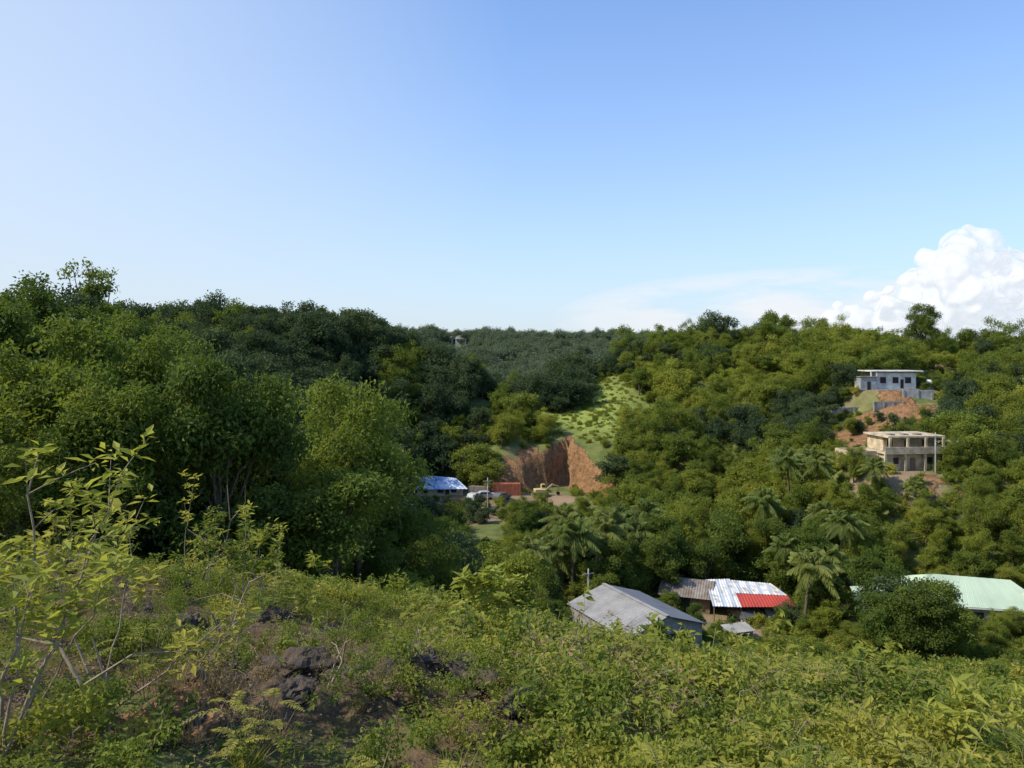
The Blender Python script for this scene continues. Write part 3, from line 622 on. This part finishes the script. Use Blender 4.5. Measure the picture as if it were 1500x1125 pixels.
# rusty shed
e=thing('shed',(24.4,102.5,-34.7),-.35,'old shed with low rusty grey sheet roof','building')
part('roof',rooftri('roof',[((-3.6,-3.8,2.3),(3.6,-3.8,2.3),(3.6,0,3.7),(-3.6,0,3.7)),((3.6,3.4,2.8),(-3.6,3.4,2.8),(-3.6,0,3.7),(3.6,0,3.7))],M_rust,.35,.035),e)
pbox('wall',e,[(-3.2,-3,0,3.2,-2.85,2.3),(-3.2,2.85,0,3.2,3,2.6),(-3.2,-2.85,0,-3.05,2.85,2.4),(3.05,-2.85,0,3.2,2.85,2.4)],M_wood)
pbox('door',e,[(-.6,-3.05,0,.6,-3.01,2)],M_dark)
# carport
e=thing('carport',(31.6,98.5,-35.0),-.12,'open carport with red and striped white sheet roof on posts','building')
r=part('roof',rooftri('roof',[((-5.2,-3.4,2.5),(-1.6,-3.4,2.5),(-2.0,3.4,4.1),(-5.2,3.4,3.9))],M_strip,.4,.03),e);r['label']='white and pale blue striped roof sheets'
r=part('roof',rooftri('roof',[((-1.6,-3.4,2.53),(5.2,-3.1,2.7),(4.9,-.1,3.15),(-1.7,-.2,3.25))],M_red,.4,.03),e);r['label']='red painted roof sheets'
r=part('roof',rooftri('roof',[((-1.7,-.2,3.3),(4.9,-.1,3.2),(3.4,3.0,3.8),(-2.0,3.4,3.95))],M_strip,.4,.03),e);r['label']='whitish upper roof sheets'
for (px,py,pz) in [(-5,-3,2.5),(-1.6,-3,2.5),(4.9,-2.8,2.65),(-5,3.2,3.75),(3.2,2,3.45),(0,3.2,3.8)]: pbox('post',e,[(px-.07,py-.07,0,px+.07,py+.07,pz)],M_wood)
pbox('wall',e,[(-4.8,3.0,0,2.5,3.12,2.8)],M_conc)
# cars
def car(x,y,z,rot,col,label,s=1.):
    mp=mat('car_paint',col,[c*.85 for c in col],2,.3,spec=.5)
    e=thing('parked_car',(x,y,z),rot,label,'car','cars parked in the valley',s)
    part('body',extr('body',[(-2.05,.35),(2.05,.35),(2.1,.7),(1.95,.88),(1.0,.98),(.45,1.42),(-1.2,1.45),(-1.85,1.0),(-2.1,.9)],-.82,.82,mp,.05),e)
    for sg in (-1,1): part('side_window',extr('side_window',[(-1.5,1.0),(.75,1.0),(.38,1.33),(-1.15,1.36)],sg*.825-.004,sg*.825+.004,M_glass),e)
    part('windscreen',extr('windscreen',[(.98,1.015),(.48,1.40),(.5,1.42),(1.0,1.035)],-.7,.7,M_glass),e)
    for wx in (-1.3,1.3):
        for sg in (-1,1):
            w=part('wheel',extr('wheel',[(.32*math.cos(a*math.pi/8),.32*math.sin(a*math.pi/8)) for a in range(16)],-.1,.1,M_tyre),e,loc=(wx,sg*.76,.32))
            part('rim',extr('rim',[(.19*math.cos(a*math.pi/6),.19*math.sin(a*math.pi/6)) for a in range(12)],-.112,.112,M_zinc),w)
car(30,96.8,-34.6,1.9,(.10,.11,.12),'dark car parked beneath the carport roof')
car(33.6,97.5,-34.6,1.7,(.3,.3,.3),'grey car parked beneath the carport roof')
car(48.5,103,H1(48.5,103)+.05,.3,(.5,.48,.45),'pale car parked beside the green roofed house')
car(-5.5,160,-31,.2,(.45,.45,.45),'light grey car parked on the dirt yard',1.1)
car(-2.2,158.5,-31,.9,(.12,.12,.13),'dark car parked on the dirt yard',1.1)
car(-8.2,158,-31,1.3,(.55,.55,.55),'white car parked near the tarpaulin roof',1.1)
# small hut near sheds
e=thing('hut',(27.5,90,H1(27.5,90)-.3),.3,'small hut with pale flat sheet roof amid bushes','building',scale=.75)
pbox('wall',e,[(-2,-1.2,0,2,1.2,2)],M_conc);part('roof',rooftri('roof',[((-2.3,-1.5,2.1),(2.3,-1.5,2.1),(2.3,1.5,2.5),(-2.3,1.5,2.5))],M_zinc,.3,.03),e);pbox('door',e,[(-.4,-1.24,0,.4,-1.205,1.8)],M_dark)
# green roof house
e=thing('house',(56,91.5,-32.6),-.22,'bungalow with broad pale green sheet metal roof and white walls','house')
pbox('wall',e,[(-6.4,-4.2,0,7,4.2,3.2)],M_white)
part('roof',rooftri('roof',[((-7.6,-5.4,3.1),(7.8,-5.4,3.1),(5,0,5.1),(-3.6,0,5.3)),((7.8,5.4,3.1),(-7.6,5.4,3.1),(-3.6,0,5.3),(5,0,5.1)),((7.8,-5.4,3.1),(7.8,5.4,3.1),(5,0,5.1),(5,0,5.1)),((-7.6,5.4,3.1),(-7.6,-5.4,3.1),(-3.6,0,5.3),(-3.6,0,5.3))],M_green,.25,.01),e)
pbox('fascia',e,[(-7.6,-5.46,2.9,7.8,-5.41,3.05),(7.81,-5.4,2.9,7.86,5.4,3.05)],M_white)
r=part('porch_roof',rooftri('roof',[((-13,-3,2.4),(-7.7,-3.6,2.6),(-7.7,2.0,3.1),(-13,1.0,2.8))],M_green,.25,.01),e)
for px in (-12.5,-10.5,-8.2): pbox('post',e,[(px-.08,-2.9,0,px+.08,-2.74,2.4)],M_white)
for wx in (-3.5,0,3.5): pbox('window',e,[(wx-.6,-4.24,1.1,wx+.6,-4.205,2.2)],M_glass)
pbox('door',e,[(1.3,-4.24,0,2.2,-4.205,2.1)],M_wood);pbox('water_heater',e,[(5.3,-3.4,3.5,6.3,-2.6,4.4)],M_white)
# cream concrete house
e=thing('house',(66.5,128.5,-19.8),.10,'two storey cream concrete house with balcony and flat roof','house')
pbox('wall',e,[(-3,-1.5,0,7.5,5,2.9),(-2,.2,3.15,7.5,5,5.6),(-8.2,0,0,-3.05,4.5,2.4)],M_cream,.03)
pbox('floor_slab',e,[(-3.4,-2.6,2.9,7.7,5.2,3.12)],M_cream,.02)
pbox('roof',e,[(-2.6,-2.2,5.62,7.8,5.3,5.95)],M_cream,.03)
pbox('parapet',e,[(-8.3,-.2,2.42,-3.42,.0,3.2),(-8.3,4.5,2.42,-3.42,4.7,3.2),(-8.3,.0,2.42,-8.1,4.5,3.2)],M_cream,.02)
pbox('balustrade',e,[(-3.4,-2.6,3.13,7.7,-2.46,4.1),(7.56,-2.45,3.13,7.7,.15,4.1)],M_cream,.02)
for px in (-2.3,.9,4.2,7.4): pbox('column',e,[(px-.2,-2.43,3.13,px+.2,-2.1,5.61)],M_cream,.02)
for px in (-3.2,.4,4.0,7.4): pbox('column',e,[(px-.2,-2.5,0,px+.2,-2.2,2.89)],M_cream,.02)
for px in (-.8,2.4,5.7): pbox('window',e,[(px-.5,.14,3.9,px+.5,.19,5.0)],M_dark,.0)
for px in (-.8,5.4): pbox('window',e,[(px-.5,-1.56,1.1,px+.5,-1.51,2.2)],M_dark,.0)
pbox('door',e,[(1.8,-1.56,0.02,2.8,-1.51,2.1)],M_wood,.0)
for px in (-7,-5): pbox('window',e,[(px-.5,-.06,.9,px+.5,-.01,1.9)],M_dark,.0)
for dx in (-1.5,1.,3.4): pbox('roof_block',e,[(dx,-1,5.97,dx+.9,.3,6.2)],M_rust,.02)
e=thing('outbuilding',(79.5,132,H1(79.5,132)-.2),.1,'small grey block outbuilding with sheet roof','building')
pbox('wall',e,[(-3,-2,0,3,2,2.6)],M_conc);part('roof',rooftri('roof',[((-3.3,-2.3,2.65),(3.3,-2.3,2.65),(3.3,2.3,3.1),(-3.3,2.3,3.1))],M_zinc,.3,.03),e);pbox('door',e,[(-.5,-2.05,0,.5,-2.01,2)],M_dark)
# upper white house
e=thing('house',(88,173,-8),-.06,'white flat roofed house above grey block basement','house')
pbox('wall',e,[(-3.5,-2.4,.25,5.2,4,3.9)],M_white,.03);pbox('roof',e,[(-5.4,-3.4,4.15,6.4,4.3,4.42)],M_white,.03)
pbox('cornice',e,[(-3.6,-2.5,3.92,5.3,4,4.14)],M_conc,.0)
pbox('basement',e,[(-3.6,-3.6,-4.2,1.8,3,.2)],M_block,.03);pbox('terrace',e,[(-6.6,-3.8,-.05,-3.65,3,.22),(1.85,-3.4,-.05,5.6,3,.22)],M_conc,.02)
for px in (-5.2,-4.0): pbox('column',e,[(px-.12,-3.3,.23,px+.12,-3.05,4.14)],M_white,.0)
for px in (-2.2,.6,3.4): pbox('window',e,[(px-.65,-2.46,1.5,px+.65,-2.41,2.9)],M_dark,.0)
pbox('door',e,[(1.7,-2.46,.3,2.4,-2.41,2.4)],M_dark,.0);pbox('basement_window',e,[(-1.6,-3.66,-2.4,-.4,-3.61,-1.2)],M_dark,.0)
e=thing('shed',(81.8,171,H1(81.8,171)-.1),0,'small grey block shed beside the white house','building')
pbox('wall',e,[(-1.9,-1.5,0,1.9,1.5,3.0)],M_block);pbox('roof',e,[(-2.1,-1.7,3.02,2.1,1.7,3.2)],M_rust);pbox('door',e,[(-.4,-1.55,0,.4,-1.51,2)],M_dark);
for (wx,wy,rz,sc_,lab) in [(76,167,.12,1,'grey concrete retaining wall on the cut slope'),(83,163,.0,.8,'stained concrete terrace wall on raw orange earth')]:
    e=thing('retaining_wall',(wx,wy,H1(wx,wy)-1.0),rz,lab,'wall',scale=sc_)
    pbox('wall_panel',e,[(-4.2,-.15,0,4.2,.15,2.6)],M_conc);[pbox('pier',e,[(px-.2,-.3,0,px+.2,-.155,2.7)],M_conc) for px in (-4,-1.3,1.3,4)]
e=thing('retaining_wall',(90,164,H1(90,164)-1.5),-.1,'pale concrete block wall below the white house','wall')
pbox('wall_panel',e,[(-3.2,-.15,0,3.2,.15,3.1)],M_block);[pbox('pier',e,[(px-.2,-.3,0,px+.2,-.155,3.2)],M_conc) for px in (-3,0,3)]
e=thing('water_tank',(97,172,H1(97,172)),0,'white plastic water tank on a block plinth','tank',scale=.8)
mb=MB();mb.tube([(0,0,.6),(0,0,.601),(0,0,2.2),(0,0,2.6),(0,0,2.61)],[.01,.9,.9,.4,.01],14);part('tank',mb.build('tank',[M_white],True),e);pbox('plinth',e,[(-1,-1,-.6,1,1,.59)],M_conc)
# blue tarp building
e=thing('building',(-16.2,166,-31),.12,'low building under white and blue tarpaulin covered roof','building')
pbox('wall',e,[(-5,-3.4,0,5,3.4,1.9)],M_cream)
part('roof',rooftri('roof',[((-5.8,-4.4,1.7),(6.0,-4.4,1.6),(3.6,0,3.3),(-3.6,0,4.2)),((5.8,4,2.),(-5.6,4,2.),(-3.6,0,4.2),(3.6,0,3.3)),((-5.8,4,2.),(-5.8,-4.4,1.7),(-3.6,0,4.2),(-3.6,0,4.2))],M_blue,.9,.04),e)
for px in (-3,0,3): pbox('window',e,[(px-.6,-3.45,.7,px+.6,-3.41,1.5)],M_dark,.0)
pbox('door',e,[(1.2,-3.45,0,2,-3.41,1.8)],M_dark,.0)
# containers
for (cx,cy,rz,lab,mm,s) in [(-1.2,164,.05,'brick red shipping container on the dirt yard',M_brick,1.0),(-7.2,163.5,-.25,'faded rusty shipping container beside the tarpaulin building',M_rust,.75)]:
    e=thing('shipping_container',(cx,cy,-31.0),rz,lab,'container','containers on the yard',s)
    part('body',rooftri('body',[((-3,-1.2,.1),(3,-1.2,.1),(3,-1.2,2.6),(-3,-1.2,2.6)),((3,1.2,.1),(-3,1.2,.1),(-3,1.2,2.6),(3,1.2,2.6)),((-3,-1.2,2.6),(3,-1.2,2.6),(3,1.2,2.6),(-3,1.2,2.6)),((-3,1.2,.1),(-3,-1.2,.1),(-3,-1.2,2.6),(-3,1.2,2.6))],mm,.3,.03),e)
    pbox('door',e,[(2.98,-1.15,.12,3.04,-.02,2.55),(2.98,.02,.12,3.04,1.15,2.55)],mm)
    pbox('frame',e,[(-3.05,-1.28,0,3.05,-1.2,.14),(-3.05,1.2,0,3.05,1.28,.14),(2.95,-1.29,.15,3.06,-1.2,2.68),(-3.06,-1.29,.15,-2.95,-1.2,2.68)],mm)
# excavator
e=thing('excavator',(6.4,163,-31),.2,'pale yellow excavator parked at the earth cut','excavator',scale=.85)
part('track',extr('track',[(-1.6,0),(1.6,0),(1.9,.4),(1.6,.8),(-1.6,.8),(-1.9,.4)],-1.2,-.7,M_tyre,.03),e);part('track',extr('track',[(-1.6,0),(1.6,0),(1.9,.4),(1.6,.8),(-1.6,.8),(-1.9,.4)],.7,1.2,M_tyre,.03),e)
pbox('body',e,[(-1.8,-1.1,.9,1.2,1.1,1.8)],M_yel,.08);pbox('cab',e,[(.1,.1,1.82,1.2,1.05,2.9)],M_yel,.06);pbox('cab_window',e,[(.3,.06,2.1,1.1,.095,2.75)],M_glass,0)
part('boom',extr('boom',[(.8,1.4),(1.3,1.3),(3.0,2.7),(4.6,2.2),(4.6,2.5),(2.9,3.1)],-.6,-.25,M_yel,.03),e)
part('arm',extr('arm',[(4.4,2.5),(4.8,2.4),(4.6,.9),(4.35,.9)],-.55,-.3,M_yel,.02),e);part('bucket',extr('bucket',[(4.2,1.0),(4.8,.9),(4.9,.3),(4.3,.1),(3.9,.5)],-.8,-.1,M_tyre,.02),e)
# mid and far houses
def small_house(x,y,z,rot,w,dp,h,mr,label):
    e=thing('house',(x,y,z),rot,label,'house');pbox('wall',e,[(-w/2,-dp/2,-1.5,w/2,dp/2,h)],M_white)
    a,b=w/2+.5,dp/2+.5;part('roof',rooftri('roof',[((-a,-b,h),(a,-b,h),(a*.5,0,h+1.8),(-a*.5,0,h+1.8)),((a,b,h),(-a,b,h),(-a*.5,0,h+1.8),(a*.5,0,h+1.8)),((a,-b,h),(a,b,h),(a*.5,0,h+1.8),(a*.5,0,h+1.8)),((-a,b,h),(-a,-b,h),(-a*.5,0,h+1.8),(-a*.5,0,h+1.8))],mr,.5,.03),e)
    for px in (-w/4,w/4): pbox('window',e,[(px-.6,-dp/2-.06,.9,px+.6,-dp/2-.01,2.1)],M_dark,0)
    pbox('door',e,[(-.5,-dp/2-.06,0,.5,-dp/2-.01,2.1)],M_wood,0)
small_house(-11.3,261,-17.0,.1,7,6,2.8,M_zinc,'small house with grey metal roof among trees')
for (hx,hy,w_,mr_,lab_) in [(-37,420,7,M_white,'white roofed house on the distant ridge'),(-29,418,6,M_zinc,'pale roofed house on the distant ridge'),(-24,424,5,M_white,'small white house on the distant ridge')]:
    small_house(hx,hy,max(H1(hx,hy)+.5,6.5),.1,w_,6,2.6,mr_,lab_)
small_house(18,116,H1(18,116)+1.0,.2,8,6,3,M_zincd,'grey roofed house half hidden by palms')
# poles
M_pole=mat('pole',(.4,.38,.35),(.3,.28,.25),4,.8)
for (x,y,h) in [(-4.6,140,8),(12,108,8),(9.5,92,6),(71,124,7)]:
    z=H1(x,y);e=thing('utility_pole',(x,y,z-.2),.4,'slim grey utility pole with crossarm in the valley','pole','utility poles')
    mb=MB();mb.tube([(0,0,0),(0,0,h/2),(0,0,h),(0,0,h+.01)],[.13,.11,.09,.01],8);part('post',mb.build('post',[M_pole],True),e);pbox('crossarm',e,[(-.8,-.05,h-.7,.8,.05,h-.58)],M_pole)
# ------------------------------------------------------------ cloud
def cloud():
    from mathutils import noise as mn
    import bmesh
    bm=bmesh.new();R=random.Random(4)
    blobs=[]
    D=5000
    def at(u,v,r): blobs.append(((u-750)/F*D,D+R.uniform(-150,150),(520-v)/F*D,r/F*D))
    for u,v,r in [(1412,388,42),(1380,404,38),(1445,398,42),(1460,435,46),(1400,445,48),(1505,455,46),(1360,448,34),(1355,480,42),(1430,480,50),(1530,470,50),(1310,478,32),(1400,366,28),(1430,366,24),(1475,410,30),(1355,388,17),(1372,376,15),(1348,412,20),(1262,474,26),(1300,442,15),(1268,440,12),(1215,474,20),(1232,450,10),(1580,470,55),(1500,490,50),(1172,476,16),(1290,428,9)]: at(u,v,r)
    for (x,y,z,r) in blobs:
        t=bmesh.new();bmesh.ops.create_icosphere(t,subdivisions=5,radius=1)
        off=Vector((x,y,z))/300
        for v in t.verts:
            c=v.co.copy();q=(c*r)/190+off
            d=0;a=.32
            for k in range(4): d+=a*(math.sqrt(mn.noise(q*2**k)**2+.02)*2-.45);a*=.55
            v.co=Vector((x,y,z))+c*r*(1+d*.9)
        me=bpy.data.meshes.new('t');t.to_mesh(me);t.free();bm.from_mesh(me);bpy.data.meshes.remove(me)
    me=bpy.data.meshes.new('cloud');bm.to_mesh(me);bm.free()
    m,nt,o=newmat('cloud');d=N(nt,'ShaderNodeBsdfDiffuse');d.inputs[0].default_value=(.46,.45,.44,1);t=N(nt,'ShaderNodeBsdfTranslucent');t.inputs[0].default_value=(.5,.5,.51,1)
    a=N(nt,'ShaderNodeMixShader');a.inputs[0].default_value=.5;nt.links.new(d.outputs[0],a.inputs[1]);nt.links.new(t.outputs[0],a.inputs[2])
    em=N(nt,'ShaderNodeEmission');em.inputs[0].default_value=(.86,.90,.97,1);em.inputs[1].default_value=.58  # added glow lightens the cloud's shaded parts, standing in for scattered light
    ad=N(nt,'ShaderNodeAddShader');nt.links.new(a.outputs[0],ad.inputs[0]);nt.links.new(em.outputs[0],ad.inputs[1])
    lw=N(nt,'ShaderNodeLayerWeight');lw.inputs[0].default_value=.5;tr=N(nt,'ShaderNodeBsdfTransparent')
    # transparency fades the cloud base, standing in for low haze
    tc=N(nt,'ShaderNodeTexCoord');sx=N(nt,'ShaderNodeSeparateXYZ');nt.links.new(tc.outputs['Object'],sx.inputs[0])
    low=math_(nt,'SUBTRACT',1.,ramp(nt,math_(nt,'ADD',sx.outputs[2],math_(nt,'MULTIPLY',noise(nt,.004,5),260.)),120,460))
    fac=math_(nt,'MAXIMUM',ramp(nt,lw.outputs['Facing'],.05,.8),math_(nt,'MULTIPLY',low,.8))
    mx=N(nt,'ShaderNodeMixShader');nt.links.new(fac,mx.inputs[0]);nt.links.new(ad.outputs[0],mx.inputs[1]);nt.links.new(tr.outputs[0],mx.inputs[2]);nt.links.new(mx.outputs[0],o.inputs[0])
    me.materials.append(m);ob=bpy.data.objects.new('cloud',me);link(ob);ob['kind']='structure';tag(ob,'bright white billowing cumulus cloud above the hill','cloud')
    r=ob.modifiers.new('remesh','REMESH');r.mode='VOXEL';r.voxel_size=10;r.use_smooth_shade=True
    s=ob.modifiers.new('smooth','SMOOTH');s.factor=.5;s.iterations=16
cloud()
# ------------------------------------------------------------ light, world, camera
az=math.radians(-102);el=math.radians(46)
sd=Vector((math.sin(az)*math.cos(el),math.cos(az)*math.cos(el),math.sin(el)))
L=bpy.data.lights.new('sun','SUN');L.energy=5.0;L.angle=math.radians(.5);L.color=(1,.92,.77);lo=bpy.data.objects.new('sun',L);lo.rotation_euler=sd.to_track_quat('Z','Y').to_euler();link(lo)
w=bpy.data.worlds.new('World');S.world=w;w.use_nodes=True;nt=w.node_tree;nt.nodes.clear()
sk=N(nt,'ShaderNodeTexSky',sky_type='NISHITA');sk.sun_disc=False;sk.sun_elevation=el;sk.sun_rotation=az;sk.air_density=1.0;sk.dust_density=.8;sk.ozone_density=1.2;sk.altitude=50
tc=N(nt,'ShaderNodeTexCoord');mp=N(nt,'ShaderNodeMapping');mp.inputs['Scale'].default_value=(1,1,5);nt.links.new(tc.outputs['Generated'],mp.inputs[0])
nz=N(nt,'ShaderNodeTexNoise');nz.inputs['Scale'].default_value=6;nz.inputs['Detail'].default_value=8;nz.inputs['Roughness'].default_value=.6;nt.links.new(mp.outputs[0],nz.inputs[0])
sx=N(nt,'ShaderNodeSeparateXYZ');nt.links.new(tc.outputs['Generated'],sx.inputs[0])
skc=mixc(nt,1.,sk.outputs[0],(.88,1.28,1.72),'MULTIPLY')
zz=math_(nt,'MAXIMUM',sx.outputs[2],0.)
hz=math_(nt,'MULTIPLY',math_(nt,'EXPONENT',math_(nt,'MULTIPLY',zz,-4.3)),.95)
lfh=math_(nt,'MULTIPLY',math_(nt,'MAXIMUM',math_(nt,'MULTIPLY',sx.outputs[0],-1.),0.),1.1)
hf=math_(nt,'ADD',hz,math_(nt,'MULTIPLY',lfh,math_(nt,'SUBTRACT',1.,hz)),True)
skc=mixc(nt,hf,skc,(4.75,5.2,5.65))
ex=math_(nt,'DIVIDE',math_(nt,'SUBTRACT',sx.outputs[0],.36),.31);ez=math_(nt,'DIVIDE',math_(nt,'SUBTRACT',sx.outputs[2],.045),.065)
e2=math_(nt,'ADD',math_(nt,'MULTIPLY',ex,ex),math_(nt,'MULTIPLY',ez,ez))
mk=math_(nt,'SUBTRACT',1.,e2,True);fr=N(nt,'ShaderNodeMath',operation='GREATER_THAN');nt.links.new(sx.outputs[1],fr.inputs[0]);fr.inputs[1].default_value=0
cl=math_(nt,'MULTIPLY',math_(nt,'MULTIPLY',math_(nt,'POWER',mk,.5),fr.outputs[0]),ramp(nt,nz.outputs['Fac'],.38,.54),True)
cc=mixc(nt,math_(nt,'MULTIPLY',cl,.9),skc,(6.0,6.15,6.4))
bg=N(nt,'ShaderNodeBackground');nt.links.new(cc,bg.inputs[0]);bg.inputs[1].default_value=.15;wo=N(nt,'ShaderNodeOutputWorld');nt.links.new(bg.outputs[0],wo.inputs[0])
cam=bpy.data.cameras.new('camera');cam.lens=26;cam.sensor_width=36;cam.shift_y=-.0283;cam.clip_end=20000;cam.clip_start=.05
co=bpy.data.objects.new('camera',cam);co.rotation_euler=(math.pi/2,0,0);co.location=(0,0,0);link(co);S.camera=co
S.view_settings.view_transform='Standard';S.view_settings.look='None';S.view_settings.exposure=0
